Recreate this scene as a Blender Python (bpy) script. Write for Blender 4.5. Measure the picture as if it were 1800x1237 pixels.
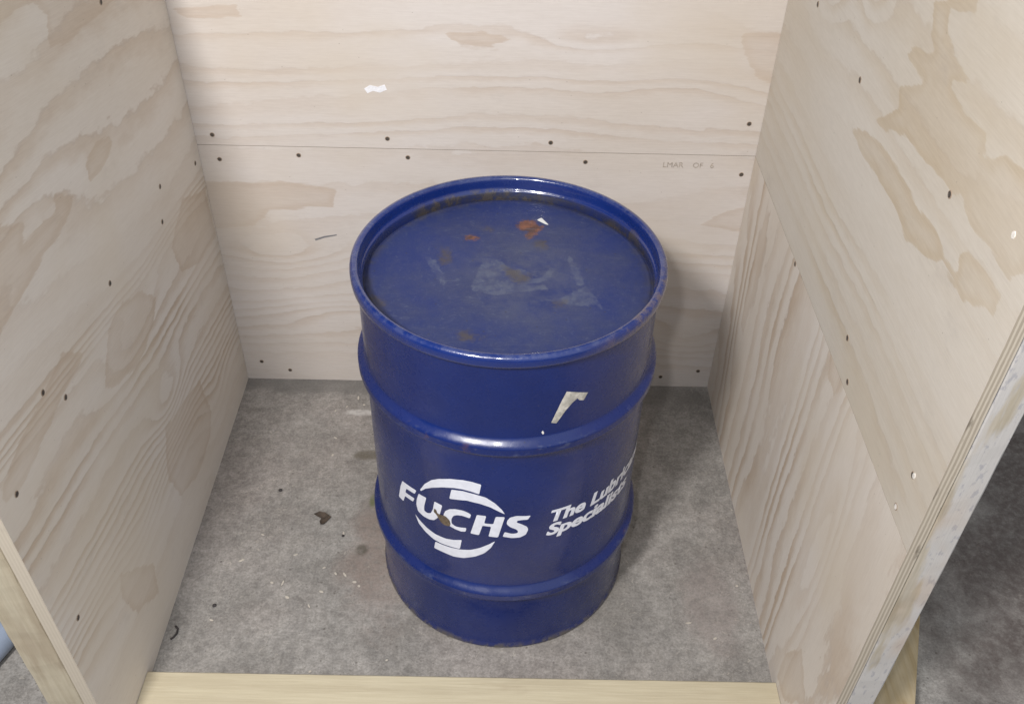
import bpy, bmesh, math, random
import numpy as np
from mathutils import Matrix, Vector
random.seed(7)
for o in list(bpy.data.objects): bpy.data.objects.remove(o)
scene = bpy.context.scene
COL = scene.collection

# ---------------------------------------------------------------- camera, light, exposure
cam_d = bpy.data.cameras.new('camera'); cam_d.sensor_width = 36.0
cam_d.lens = 36.0*1651.886/1800.0; cam_d.clip_start = 0.05; cam_d.clip_end = 60
cam = bpy.data.objects.new('camera', cam_d); COL.objects.link(cam)
_r = Vector((0.99979383, 0.00824994, 0.01855332)); _u = Vector((-0.01945769, 0.65045371, 0.75929662)); _f = Vector((0.00580393, 0.75950109, -0.65048014))
cam.matrix_world = Matrix(((_r.x,_u.x,-_f.x,0),(_r.y,_u.y,-_f.y,0),(_r.z,_u.z,-_f.z,1.26031),(0,0,0,1)))
scene.camera = cam

world = bpy.data.worlds.new('World'); scene.world = world; world.use_nodes = True
_wt = world.node_tree; bg = _wt.nodes['Background']      # indoor surroundings: dim, brighter towards the right and overhead
_tc = _wt.nodes.new('ShaderNodeTexCoord'); _dot = _wt.nodes.new('ShaderNodeVectorMath'); _dot.operation = 'DOT_PRODUCT'
_dot.inputs[1].default_value = (0.74, -0.50, 0.45); _wt.links.new(_tc.outputs['Generated'], _dot.inputs[0])
_mr = _wt.nodes.new('ShaderNodeMapRange'); _wt.links.new(_dot.outputs['Value'], _mr.inputs[0])
for _i, _v in ((1, -0.2), (2, 1.0), (3, 0.13), (4, 0.98)): _mr.inputs[_i].default_value = _v
bg.inputs['Color'].default_value = (0.93, 0.96, 1.0, 1); _wt.links.new(_mr.outputs[0], bg.inputs['Strength'])

def lamp(name, loc, target, size, power, color):
    d = bpy.data.lights.new(name, 'AREA'); d.shape = 'DISK'; d.size = size; d.energy = power; d.color = color
    o = bpy.data.objects.new(name, d); COL.objects.link(o); o.location = loc
    o.rotation_euler = (Vector(target)-Vector(loc)).to_track_quat('-Z', 'Y').to_euler()
    return o
lamp('ceiling_lamp', (-0.61, -0.34, 2.0), (0.05, 1.1, 0.4), 0.24, 44, (1.0, 0.965, 0.94))
lamp('flash_lamp', (-0.10, -0.08, 1.42), (0.0, 1.3, 0.6), 0.04, 5.2, (1.0, 0.98, 0.98))

scene.view_settings.view_transform = 'Standard'; scene.view_settings.look = 'None'
scene.view_settings.gamma = 1.0; scene.view_settings.use_curve_mapping = False
scene.view_settings.exposure = 0.0

XL, XR, YB, WH, WL, SEAM = -0.51, 0.40, 1.3765, 1.03, 0.93, 0.512     # inner faces of the bay, wall height, height of the sheet joint
DX, DY, DH, RB = 0.0008, 0.9793, 0.5832, 0.1922             # drum axis, height, body radius
ZL = 0.551                                                  # lid panel height
# surface coordinates of marks, in metres on each surface
LOGO = [[(-0.7928, 0.3063), (-0.6522, 0.3078), (-0.6709, 0.2985), (-0.7543, 0.2966), (-0.769, 0.2871), (-0.676, 0.2885), (-0.6937, 0.2795), (-0.7755, 0.2784), (-0.8007, 0.2637), (-0.8541, 0.2645), (-0.8205, 0.2915)], [(-0.632, 0.3044), (-0.5647, 0.3048), (-0.5879, 0.2855), (-0.5906, 0.2757), (-0.5657, 0.2739), (-0.5329, 0.2775), (-0.5132, 0.288), (-0.4971, 0.3057), (-0.4358, 0.304), (-0.449, 0.2917), (-0.4606, 0.282), (-0.4825, 0.2728), (-0.5113, 0.2656), (-0.5542, 0.2624), (-0.6055, 0.2625), (-0.6502, 0.2666), (-0.6619, 0.2787), (-0.6543, 0.2899)], [(-0.2246, 0.3025), (-0.2338, 0.2944), (-0.2839, 0.2962), (-0.3261, 0.2947), (-0.3541, 0.2907), (-0.3694, 0.2826), (-0.3687, 0.2741), (-0.3411, 0.2705), (-0.3042, 0.2709), (-0.26, 0.2732), (-0.2654, 0.2651), (-0.2989, 0.263), (-0.3418, 0.2644), (-0.376, 0.2665), (-0.4043, 0.269), (-0.4288, 0.2769), (-0.4285, 0.2863), (-0.4129, 0.2954), (-0.3805, 0.3021), (-0.337, 0.3058), (-0.2829, 0.3071), (-0.2478, 0.3053)], [(-0.1842, 0.3041), (-0.1204, 0.3044), (-0.1341, 0.2891), (-0.0715, 0.2893), (-0.0552, 0.3047), (0.0064, 0.3046), (-0.0381, 0.2625), (-0.1041, 0.263), (-0.0861, 0.2835), (-0.1456, 0.2839), (-0.1708, 0.2632), (-0.2314, 0.2638)], [(0.183, 0.305), (0.1631, 0.2973), (0.1205, 0.2977), (0.0896, 0.2966), (0.0871, 0.2932), (0.1216, 0.2892), (0.1596, 0.2831), (0.1692, 0.2768), (0.1534, 0.2669), (0.1137, 0.2619), (0.0563, 0.2616), (-0.0068, 0.2646), (0.0068, 0.2741), (0.0555, 0.2706), (0.0897, 0.271), (0.1007, 0.2743), (0.0888, 0.2788), (0.0428, 0.2844), (0.0198, 0.2904), (0.0221, 0.2971), (0.0411, 0.3037), (0.0856, 0.3067), (0.1421, 0.3051)], [(-0.6163, 0.3143), (-0.5717, 0.3313), (-0.5135, 0.3456), (-0.4533, 0.3543), (-0.366, 0.3622), (-0.2779, 0.3664), (-0.2157, 0.3666), (-0.153, 0.3642), (-0.1673, 0.3452), (-0.2166, 0.3476), (-0.2794, 0.3487), (-0.3441, 0.3468), (-0.4307, 0.3404), (-0.5101, 0.3313), (-0.567, 0.3227), (-0.6094, 0.3127)], [(-0.3615, 0.3422), (-0.2797, 0.3455), (-0.1942, 0.344), (-0.1217, 0.3406), (-0.0606, 0.3309), (-0.0157, 0.3193), (0.0071, 0.3101), (-0.0322, 0.315), (-0.0937, 0.3228), (-0.1609, 0.327), (-0.252, 0.3288), (-0.3788, 0.323)], [(-0.6817, 0.2559), (-0.6402, 0.2489), (-0.5741, 0.2414), (-0.5036, 0.2371), (-0.4223, 0.237), (-0.3572, 0.2402), (-0.2955, 0.2454), (-0.3117, 0.2248), (-0.3721, 0.2236), (-0.4515, 0.2225), (-0.5205, 0.2239), (-0.5918, 0.2309), (-0.6508, 0.2403)], [(-0.5071, 0.2205), (-0.4518, 0.2207), (-0.3854, 0.2214), (-0.3087, 0.2238), (-0.2346, 0.2282), (-0.1625, 0.2367), (-0.1039, 0.246), (-0.0578, 0.2543), (-0.0863, 0.2395), (-0.1331, 0.2262), (-0.1989, 0.2159), (-0.2852, 0.2069), (-0.3618, 0.2036), (-0.4411, 0.2046), (-0.5211, 0.205)]]
RUSTCHIP = [(-0.5023, 0.2909), (-0.4856, 0.2903), (-0.4769, 0.2837), (-0.4471, 0.2843), (-0.4146, 0.2851), (-0.3837, 0.2796), (-0.3753, 0.2718), (-0.3855, 0.2665), (-0.4178, 0.2651), (-0.4501, 0.2678), (-0.4687, 0.2743), (-0.4876, 0.2808), (-0.5073, 0.2836)]
TAPE = [(0.2828, 0.4707), (0.3129, 0.4875), (0.3481, 0.5061), (0.3719, 0.5168), (0.523, 0.5043), (0.4957, 0.4939), (0.4652, 0.4963), (0.4491, 0.5005), (0.4174, 0.4961), (0.3741, 0.4858), (0.3181, 0.4681)]
CHIP = [(0.2237, 0.4569), (0.232, 0.4597), (0.2418, 0.4554), (0.235, 0.4526)]
LID_RUST = [[(0.0098, 0.1256), (0.019, 0.1317), (0.0348, 0.1313), (0.0386, 0.1195), (0.0503, 0.1175), (0.0449, 0.1055), (0.0317, 0.0864), (0.0253, 0.0839), (0.0202, 0.0929), (0.0241, 0.1024), (0.0137, 0.1044), (0.0098, 0.1113)], [(-0.0606, 0.0877), (-0.0532, 0.094), (-0.044, 0.0883), (-0.0387, 0.0839), (-0.0473, 0.0745), (-0.0576, 0.0764)]]
LID_BROWN = [[(-0.037, 0.1096), (-0.0253, 0.1124), (-0.0225, 0.103), (-0.0328, 0.0994)], [(-0.092, 0.0572), (-0.082, 0.0597), (-0.0749, 0.0445), (-0.0774, 0.0229), (-0.0858, 0.0205), (-0.0905, 0.0353)], [(0.0342, 0.0797), (0.0496, 0.0802), (0.0531, 0.0668), (0.0416, 0.0575), (0.0328, 0.0661)], [(-0.0058, 0.019), (0.0041, 0.0172), (0.0164, 0.005), (0.0286, 0.0055), (0.0261, -0.0111), (0.0116, -0.0197), (-0.003, -0.0039)], [(0.0565, -0.0498), (0.0706, -0.0513), (0.069, -0.0628), (0.0585, -0.0632)], [(-0.1962, 0.0273), (-0.1902, 0.0581), (-0.1833, 0.0628), (-0.185, 0.0363), (-0.1891, 0.0106)], [(-0.1696, -0.0494), (-0.1551, -0.0528), (-0.1479, -0.0755), (-0.1576, -0.072)], [(-0.058, -0.1147), (-0.0445, -0.1132), (-0.0441, -0.1221), (-0.0228, -0.1232), (-0.0249, -0.1296), (-0.0571, -0.1323)]]
LID_GREY = [[(-0.0347, 0.0372), (-0.0109, 0.0337), (-0.0033, 0.0212), (0.0262, 0.0096), (0.0285, -0.0069), (0.0431, -0.0023), (0.0533, 0.0189), (0.0594, 0.017), (0.0552, -0.006), (0.0405, -0.0147), (-0.0027, -0.0282), (-0.043, -0.0366), (-0.0482, -0.0257), (-0.0398, 0.0073)], [(-0.0456, -0.0296), (-0.0052, -0.0202), (0.0477, -0.0193), (0.0499, -0.0284), (-0.0002, -0.04), (-0.0167, -0.0444)], [(0.0764, 0.0455), (0.0826, 0.0435), (0.0924, 0.0118), (0.0981, -0.0208), (0.086, -0.0212), (0.0801, 0.0114)], [(0.0981, -0.0208), (0.1111, -0.0441), (0.1164, -0.0708), (0.1078, -0.0597), (0.0772, -0.0626), (0.0635, -0.0515), (0.0329, -0.0525), (0.0637, -0.0457)], [(-0.1107, 0.0389), (-0.0952, 0.0308), (-0.0773, -0.0186), (-0.0816, -0.0268), (-0.0983, 0.0053)]]
LID_CHIP = [[(0.0374, 0.1314), (0.0441, 0.1375), (0.055, 0.1186), (0.0491, 0.1213), (0.0426, 0.1268)]]
BACK_TAN = [[(-0.522, 0.4417), (-0.3831, 0.4483), (-0.2908, 0.4337), (-0.3003, 0.3991), (-0.4094, 0.3895), (-0.438, 0.3605), (-0.507, 0.348), (-0.5355, 0.3581)], [(0.3441, 0.7184), (0.4229, 0.7174), (0.4317, 0.6258), (0.3795, 0.6419), (0.3427, 0.6968)], [(0.3323, 0.3789), (0.3698, 0.408), (0.4537, 0.4376), (0.4656, 0.3641), (0.3897, 0.3623)], [(-0.5074, 0.7366), (-0.4086, 0.7413), (-0.4013, 0.7233), (-0.4858, 0.7162)], [(-0.1003, 0.706), (-0.0479, 0.7098), (0.0048, 0.6975), (-0.0321, 0.6858), (-0.0797, 0.6875)]]
LEFT_TAN = [[(0.9987, 0.6872), (1.0384, 0.7002), (1.0796, 0.6863), (1.0885, 0.6697), (1.0363, 0.6581), (0.996, 0.6638)], [(0.8889, 0.4557), (0.9267, 0.4903), (0.9842, 0.4919), (1.0478, 0.4631), (1.0854, 0.4246), (1.0516, 0.3988), (0.9769, 0.388), (0.9102, 0.4116), (0.8733, 0.4357)], [(0.9103, 0.7011), (0.9546, 0.6744), (0.9172, 0.6592), (0.8602, 0.6586), (0.7247, 0.6479), (0.6417, 0.6398), (0.7354, 0.757), (0.7939, 0.735), (0.8399, 0.7123), (0.8157, 0.6949), (0.8597, 0.6888), (0.8993, 0.6871)], [(0.8543, 0.9057), (0.915, 0.8871), (0.9574, 0.8882), (0.9954, 0.8799), (1.014, 0.8637), (0.9954, 0.8298), (1.0442, 0.816), (1.2433, 0.8104), (1.0213, 0.9127)], [(1.2623, 0.4792), (1.3683, 0.4367), (1.3712, 0.3384), (1.2672, 0.3515), (1.1926, 0.3879), (1.1757, 0.4476)], [(0.8164, 0.5492), (0.8607, 0.5113), (0.7827, 0.5064), (0.6577, 0.492), (0.6241, 0.5042), (0.6278, 0.5262), (0.7113, 0.5405)], [(1.1522, 0.1998), (1.1697, 0.1132), (1.1371, 0.0804), (1.057, 0.0743), (0.9787, 0.1077), (0.953, 0.1768), (0.9922, 0.2473)], [(0.7553, 0.2124), (0.8399, 0.124), (0.8251, 0.0679), (0.7562, 0.1193), (0.7372, 0.174)]]
RIGHT_TAN = [[(0.8585, 0.9451), (0.8496, 0.9274), (0.8191, 0.9187), (0.7783, 0.9129), (0.8065, 0.8973), (0.7642, 0.8903), (0.7247, 0.8943), (0.7136, 0.879), (0.6978, 0.8823), (0.685, 0.8947), (0.6505, 0.8987), (0.6133, 0.9055), (0.5702, 0.8584), (0.5962, 0.8396), (0.6089, 0.8248), (0.6501, 0.824), (0.6932, 0.8212), (0.7218, 0.8295), (0.7439, 0.822), (0.7905, 0.8219), (0.8334, 0.8134), (0.8694, 0.8131), (0.929, 0.792), (0.9574, 0.7877), (0.9025, 0.8281), (0.9168, 0.8433), (0.8699, 0.871), (0.9257, 0.8731), (0.9185, 0.8851), (0.867, 0.9038), (0.8843, 0.9135), (0.9009, 0.9401), (0.8163, 0.9758), (0.8103, 0.9621), (0.8359, 0.9524)], [(1.0253, 0.7462), (0.949, 0.743), (0.9066, 0.7456), (0.8457, 0.747), (0.7976, 0.7367), (0.7533, 0.7465), (0.7152, 0.7666), (0.6953, 0.7617), (0.6599, 0.7628), (0.6095, 0.7867), (0.61, 0.8069), (0.6426, 0.809), (0.6839, 0.8037), (0.6917, 0.7893), (0.6856, 0.7751), (0.7141, 0.7737), (0.7417, 0.7867), (0.7985, 0.7762), (0.8577, 0.7805), (0.9183, 0.7807), (0.9539, 0.7722)]]
RIGHT_LOW_TAN = [[(0.8941, 0.5245), (0.8333, 0.5448), (0.8263, 0.5105), (0.8381, 0.4807), (0.8676, 0.4821)], [(0.7337, 0.0892), (0.6948, 0.1587), (0.6381, 0.1171), (0.6824, 0.0367), (0.7308, 0.0266)]]
SCREW_BACK = [(-0.482, 0.5303), (-0.4782, 0.4862), (-0.3469, 0.4965), (-0.1993, 0.5297), (-0.168, 0.4965), (0.0649, 0.5287), (0.1235, 0.4949), (0.3795, 0.569), (0.3831, 0.4776), (-0.4772, 0.0448), (-0.4246, 0.0239), (0.3041, 0.0247), (0.3756, 0.0416)]
SCREW_LEFT = [(1.1592, 0.8234), (1.3498, 0.493), (1.193, 0.5426), (1.1695, 0.4971), (0.9675, 0.5342), (0.7528, 0.5434), (0.7886, 0.5026), (0.6462, 0.498), (0.6475, 0.2715)]
SCREW_RIGHT = [(1.2369, 0.8115), (1.026, 0.8025), (0.7446, 0.8209), (1.0777, 0.5087), (0.8517, 0.5625), (0.8162, 0.5253), (0.6232, 0.578), (0.6284, 0.5249)]
SMEAR = [(-0.2298, 0.615), (-0.2205, 0.6209), (-0.2083, 0.6183), (-0.1974, 0.6223), (-0.1945, 0.6139), (-0.2055, 0.609), (-0.2159, 0.6116), (-0.2251, 0.6076)]
PENCIL = [(-0.3401, 0.333), (-0.3225, 0.3394), (-0.3002, 0.3435), (-0.3005, 0.3411), (-0.3229, 0.3358), (-0.3385, 0.3295)]
FL_LEAF = [(-0.3228, 1.0328), (-0.3141, 1.0392), (-0.304, 1.037), (-0.2929, 1.0273), (-0.2977, 1.0211), (-0.3023, 1.0136), (-0.3074, 1.0099), (-0.3109, 1.0195), (-0.3092, 1.0269)]
FL_STAIN = [(-0.2325, 0.9642), (-0.2494, 1.1748), (-0.2321, 1.0677), (-0.2598, 1.0543), (-0.2849, 1.0923)]
FL_SPECKS = [(-0.3905, 1.0871), (-0.4471, 0.851), (-0.2672, 0.9904)]
FL_CHIPS = [(-0.2669, 0.9952), (-0.3123, 1.1732), (-0.3136, 1.2162), (-0.2853, 0.8796), (-0.3493, 0.8944), (-0.3005, 0.853), (-0.2532, 0.9128), (-0.2358, 0.899), (-0.2276, 0.8916), (-0.2682, 0.9147), (-0.2882, 0.9254), (-0.3666, 0.8951), (-0.337, 0.8679), (-0.4449, 0.8245), (-0.3043, 1.3), (-0.3245, 1.2885), (-0.2857, 1.3243), (-0.2723, 1.3056), (0.327, 0.8083), (-0.2796, 0.7411), (-0.1691, 0.7619), (-0.4241, 0.937), (-0.4009, 0.9897), (-0.3387, 0.9503), (0.2897, 0.8345), (0.3768, 0.9046)]
FL_WIRE = [(-0.4965, 0.8124), (-0.4916, 0.8076), (-0.4912, 0.7997), (-0.4944, 0.7928), (-0.4978, 0.7898)]
BLOCK = [(0.634, 0.8268), (0.5799, 0.6812), (0.5247, 0.6802)]
BAR = [(-0.732, 0.7604), (-0.7264, 0.8038), (-0.7182, 0.7375)]
WRITE = [(0.2527, 0.4936), (0.2912, 0.4935), (0.3122, 0.4908), (0.3339, 0.4903), (0.3442, 0.4905)]
WHITE_DOTS = [(0.6211, 0.5795), (0.6284, 0.5249), (0.629, 0.8537)]
# ---------------------------------------------------------------- node helpers
class NT:
    def __init__(s, name):
        m = bpy.data.materials.new(name); m.use_nodes = True; s.m = m; s.t = m.node_tree; s.b = s.t.nodes['Principled BSDF']
        s.out = s.t.nodes['Material Output']
    def n(s, typ, **k):
        nd = s.t.nodes.new(typ)
        for a, v in k.items(): setattr(nd, a, v)
        return nd
    def put(s, sock, v):
        if isinstance(v, bpy.types.NodeSocket): s.t.links.new(v, sock)
        elif isinstance(v, (tuple, list)) and sock.type == 'RGBA' and len(v) == 3: sock.default_value = (*v, 1)
        else: sock.default_value = v
    def math(s, op, a, b=0.0, c=0.0, clamp=False):
        nd = s.n('ShaderNodeMath', operation=op, use_clamp=clamp)
        s.put(nd.inputs[0], a); s.put(nd.inputs[1], b); s.put(nd.inputs[2], c); return nd.outputs[0]
    def ramp(s, v, lo, hi, a=0.0, b=1.0, smooth=True):
        nd = s.n('ShaderNodeMapRange', interpolation_type='SMOOTHSTEP' if smooth else 'LINEAR')
        for i, x in enumerate((v, lo, hi, a, b)): s.put(nd.inputs[i], x)
        return nd.outputs[0]
    def mix(s, f, a, b, mode='MIX'):
        nd = s.n('ShaderNodeMix', data_type='RGBA', blend_type=mode)
        s.put(nd.inputs[0], f); s.put(nd.inputs[6], a); s.put(nd.inputs[7], b); return nd.outputs[2]
    def attr(s, name): return s.n('ShaderNodeAttribute', attribute_name=name)
    def coord(s, kind='Object'): return s.n('ShaderNodeTexCoord').outputs[kind]
    def scale(s, v, sc, loc=(0,0,0)):
        nd = s.n('ShaderNodeMapping'); s.put(nd.inputs[0], v); nd.inputs['Scale'].default_value = sc; nd.inputs['Location'].default_value = loc
        return nd.outputs[0]
    def noise(s, v, sc, det=4, rough=0.55, dist=0.0):
        nd = s.n('ShaderNodeTexNoise'); s.put(nd.inputs['Vector'], v); nd.inputs['Scale'].default_value = sc
        nd.inputs['Detail'].default_value = det; nd.inputs['Roughness'].default_value = rough; nd.inputs['Distortion'].default_value = dist
        return nd.outputs[0]
    def vor(s, v, sc, feature='F1', out='Distance'):
        nd = s.n('ShaderNodeTexVoronoi', feature=feature); s.put(nd.inputs['Vector'], v); nd.inputs['Scale'].default_value = sc
        return nd.outputs[out]
    def bump(s, h, strength, dist=0.001):
        nd = s.n('ShaderNodeBump'); nd.inputs['Strength'].default_value = strength; nd.inputs['Distance'].default_value = dist
        s.put(nd.inputs['Height'], h); s.t.links.new(nd.outputs[0], s.b.inputs['Normal'])
    def set(s, **k):
        for a, v in k.items(): s.put(s.b.inputs[a.replace('_', ' ')], v)

# ---------------------------------------------------------------- numpy noise and polygon distance
def _hash(i, j, seed):
    x = np.sin(i*127.1+j*311.7+seed*74.7)*43758.5453
    return x-np.floor(x)
def vnoise(x, y, seed=0):
    xi, yi = np.floor(x), np.floor(y); fx, fy = x-xi, y-yi
    fx, fy = fx*fx*fx*(fx*(fx*6-15)+10), fy*fy*fy*(fy*(fy*6-15)+10)
    a, b, c, d = _hash(xi, yi, seed), _hash(xi+1, yi, seed), _hash(xi, yi+1, seed), _hash(xi+1, yi+1, seed)
    return (a+(b-a)*fx+(c-a)*fy+(a-b-c+d)*fx*fy)*2-1
def sdf(S, T, polys):
    best = np.full(S.shape, -1.0)
    for P in polys:
        d = np.full(S.shape, 1e9); ins = np.zeros(S.shape, bool); n = len(P)
        for i in range(n):
            (x0, y0), (x1, y1) = P[i], P[(i+1) % n]
            ex, ey = x1-x0, y1-y0; L = ex*ex+ey*ey+1e-12
            t = np.clip(((S-x0)*ex+(T-y0)*ey)/L, 0, 1)
            d = np.minimum(d, (S-x0-t*ex)**2+(T-y0-t*ey)**2)
            if abs(y1-y0) > 1e-12:
                c = ((y0 > T) != (y1 > T)) & (S < (x1-x0)*(T-y0)/(y1-y0)+x0); ins ^= c
        d = np.sqrt(d); best = np.maximum(best, np.where(ins, d, -d))
    return np.clip(best, -0.05, 0.05)
def put_attr(me, name, arr):
    a = me.attributes.new(name, 'FLOAT', 'POINT'); a.data.foreach_set('value', np.asarray(arr, dtype=np.float32).ravel())

# ---------------------------------------------------------------- object helpers
def link(o, parent=None, label=None, cat=None, group=None, kind=None):
    if o.name not in COL.objects: COL.objects.link(o)
    if parent is not None: o.parent = parent
    if label: o['label'] = label
    if cat: o['category'] = cat
    if group: o['group'] = group
    if kind: o['kind'] = kind
    return o
def empty(name, loc=(0,0,0), **k):
    o = bpy.data.objects.new(name, None); o.location = loc; o.empty_display_size = 0.05; return link(o, **k)
def from_bm(name, bm, mats, smooth=False, **k):
    me = bpy.data.meshes.new(name); bm.to_mesh(me); bm.free()
    for m in (mats if isinstance(mats, (list, tuple)) else [mats]): me.materials.append(m)
    if smooth:
        for p in me.polygons: p.use_smooth = True
    return link(bpy.data.objects.new(name, me), **k)
def box_bm(lo, hi, bevel=0.0, cuts=0, jitter=0.0):
    bm = bmesh.new(); bmesh.ops.create_cube(bm, size=1)
    for v in bm.verts:
        v.co = Vector([lo[i]+(v.co[i]+0.5)*(hi[i]-lo[i]) for i in range(3)])
    if bevel:
        bmesh.ops.bevel(bm, geom=list(bm.edges), offset=bevel, segments=3, profile=0.5, affect='EDGES')
    return bm
def lathe(name, prof, mat, seg=256, **k):
    bm = bmesh.new(); rings = []
    for r, z in prof:
        rings.append([bm.verts.new((r*math.sin(2*math.pi*i/seg), -r*math.cos(2*math.pi*i/seg), z)) for i in range(seg)] if r > 1e-6 else [bm.verts.new((0,0,z))])
    for a, b in zip(rings[:-1], rings[1:]):
        for i in range(seg):
            j = (i+1) % seg
            if len(a) == 1: bm.faces.new((a[0], b[j], b[i]))
            elif len(b) == 1: bm.faces.new((a[i], a[j], b[0]))
            else: bm.faces.new((a[i], a[j], b[j], b[i]))
    bmesh.ops.recalc_face_normals(bm, faces=bm.faces)
    return from_bm(name, bm, mat, smooth=True, **k)

# ---------------------------------------------------------------- plywood
def ply_material(name, pale, tan, line, tan_amt=0.75, line_amt=0.8, seed=0.0):
    """colour from the sheet's own ring field ('ring'), tan veneer patches ('tan') and fibre running along 'gs'"""
    s = NT(name)
    gs, gt = s.attr('gs').outputs['Fac'], s.attr('gt').outputs['Fac']
    cx = s.n('ShaderNodeCombineXYZ'); s.put(cx.inputs[0], gs); s.put(cx.inputs[1], gt); cx.inputs[2].default_value = seed
    v = cx.outputs[0]
    jag = s.noise(s.scale(v, (14, 90, 1)), 1.0, 5, 0.65)
    wig = s.noise(s.scale(v, (28, 60, 1)), 1.0, 3, 0.6)
    low = s.noise(s.scale(v, (2.2, 6, 1), (3, 1, 0)), 1.0, 3, 0.5)
    low2 = s.noise(s.scale(v, (3.5, 11, 1), (8, 5, 0)), 1.0, 2, 0.5)
    ring = s.attr('ring').outputs['Fac']
    t = s.math('ADD', ring, s.math('MULTIPLY', s.math('SUBTRACT', wig, 0.5), 0.62))
    t = s.math('ADD', t, s.math('MULTIPLY', s.math('SUBTRACT', jag, 0.5), 0.22))
    fr = s.math('FRACT', t)
    rise = s.ramp(fr, 0.25, 0.86); fall = s.ramp(fr, 0.86, 0.995, 1.0, 0.0)
    band = s.math('MULTIPLY', rise, fall)
    amt = s.math('MULTIPLY', s.ramp(low2, 0.35, 0.62, 0.35, 1.0), s.math('MAXIMUM', s.attr('str').outputs['Fac'], 0.06))
    band = s.math('MULTIPLY', band, amt)
    edge = s.math('MULTIPLY', s.math('MULTIPLY', s.ramp(fr, 0.84, 0.93), fall), amt)
    patch = s.math('ADD', s.attr('tan').outputs['Fac'], s.math('MULTIPLY', s.math('SUBTRACT', jag, 0.5), 0.022))
    pm = s.ramp(patch, -0.0085, 0.0055)
    pe = s.math('MULTIPLY', s.ramp(patch, 0.0, 0.002), s.math('MULTIPLY', s.ramp(patch, 0.002, 0.016, 1.0, 0.60), s.ramp(low2, 0.32, 0.62, 0.62, 1.0)))
    lo = s.ramp(low, 0.3, 0.7)
    base = s.mix(lo, pale, tuple(0.93*a*b for a, b in zip(pale, (1.0, 0.975, 0.93))))
    col = s.mix(s.math('MULTIPLY', s.math('MULTIPLY', pm, pe), tan_amt), base, tan)
    col = s.mix(s.math('MULTIPLY', band, 0.80*line_amt, 0.0, True), col, tan)
    col = s.mix(s.math('MULTIPLY', edge, 0.34*line_amt, 0.0, True), col, line)
    fib = s.noise(s.scale(v, (25, 900, 1)), 1.0, 3, 0.6)
    fib2 = s.noise(s.scale(v, (60, 260, 1)), 1.0, 3, 0.6)
    col = s.mix(0.30, col, s.mix(s.ramp(fib, 0.3, 0.7), (0.40, 0.40, 0.40), (0.62, 0.62, 0.62)), 'SOFT_LIGHT')
    col = s.mix(0.16, col, s.mix(s.ramp(fib2, 0.3, 0.7), (0.38, 0.38, 0.38), (0.62, 0.62, 0.62)), 'SOFT_LIGHT')
    yl = s.noise(s.scale(v, (2.6, 3.4, 1), (11, 4, 0)), 1.0, 3, 0.55)
    col = s.mix(s.ramp(yl, 0.50, 0.72, 0, 0.40), col, tuple(a*b for a, b in zip(pale, (0.93, 0.87, 0.74))))
    # faint grey handling dirt
    dirt = s.noise(s.scale(v, (9, 13, 1), (1, 9, 0)), 1.0, 6, 0.7)
    col = s.mix(s.ramp(dirt, 0.58, 0.8, 0.0, 0.22), col, (0.33, 0.30, 0.28))
    spk = s.vor(s.scale(v, (40, 55, 1)), 1.0)
    col = s.mix(s.ramp(spk, 0.02, 0.05, 0.45, 0.0), col, (0.17, 0.13, 0.10))
    s.set(Base_Color=col, Roughness=0.62, Specular_IOR_Level=0.28)
    s.bump(s.math('ADD', fib, s.math('MULTIPLY', band, 0.8)), 0.22, 0.0006)
    return s.m
def edge_material(name='ply_edge', k=1.0):
    s = NT(name); v = s.coord()
    sx = s.n('ShaderNodeSeparateXYZ'); s.put(sx.inputs[0], v)
    n = s.noise(s.scale(v, (40, 40, 12)), 1.0, 5, 0.65)
    lam = s.math('FRACT', s.math('ADD', s.math('MULTIPLY', sx.outputs[0], 250.0), s.math('MULTIPLY', n, 0.9)))
    lam = s.ramp(lam, 0.40, 0.55)
    col = s.mix(s.math('MULTIPLY', lam, 0.75*k), (0.46, 0.41, 0.335), (0.27, 0.23, 0.18))
    col = s.mix(s.ramp(n, 0.60, 0.70, 0.0, 0.75*k), col, (0.12, 0.10, 0.075))
    s.set(Base_Color=col, Roughness=0.8); s.bump(n, 0.5, 0.0015); return s.m
PALE, TAN, LINE = (0.592, 0.550, 0.522), (0.470, 0.385, 0.315), (0.350, 0.280, 0.240)
M_PLY = ply_material('plywood_face', PALE, TAN, LINE, seed=0.3, line_amt=0.6)
M_PLYR = ply_material('plywood_face_warm', (0.600, 0.558, 0.498), (0.480, 0.395, 0.285), LINE, tan_amt=0.85, seed=4.3)
M_PLYL = ply_material('plywood_face_rosy', (0.685, 0.635, 0.580), (0.510, 0.410, 0.315), (0.31, 0.25, 0.225), seed=7.3, line_amt=1.0, tan_amt=0.7)
M_EDGE = edge_material(); M_EDGE_PALE = edge_material('ply_edge_pale', 0.22)

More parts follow.
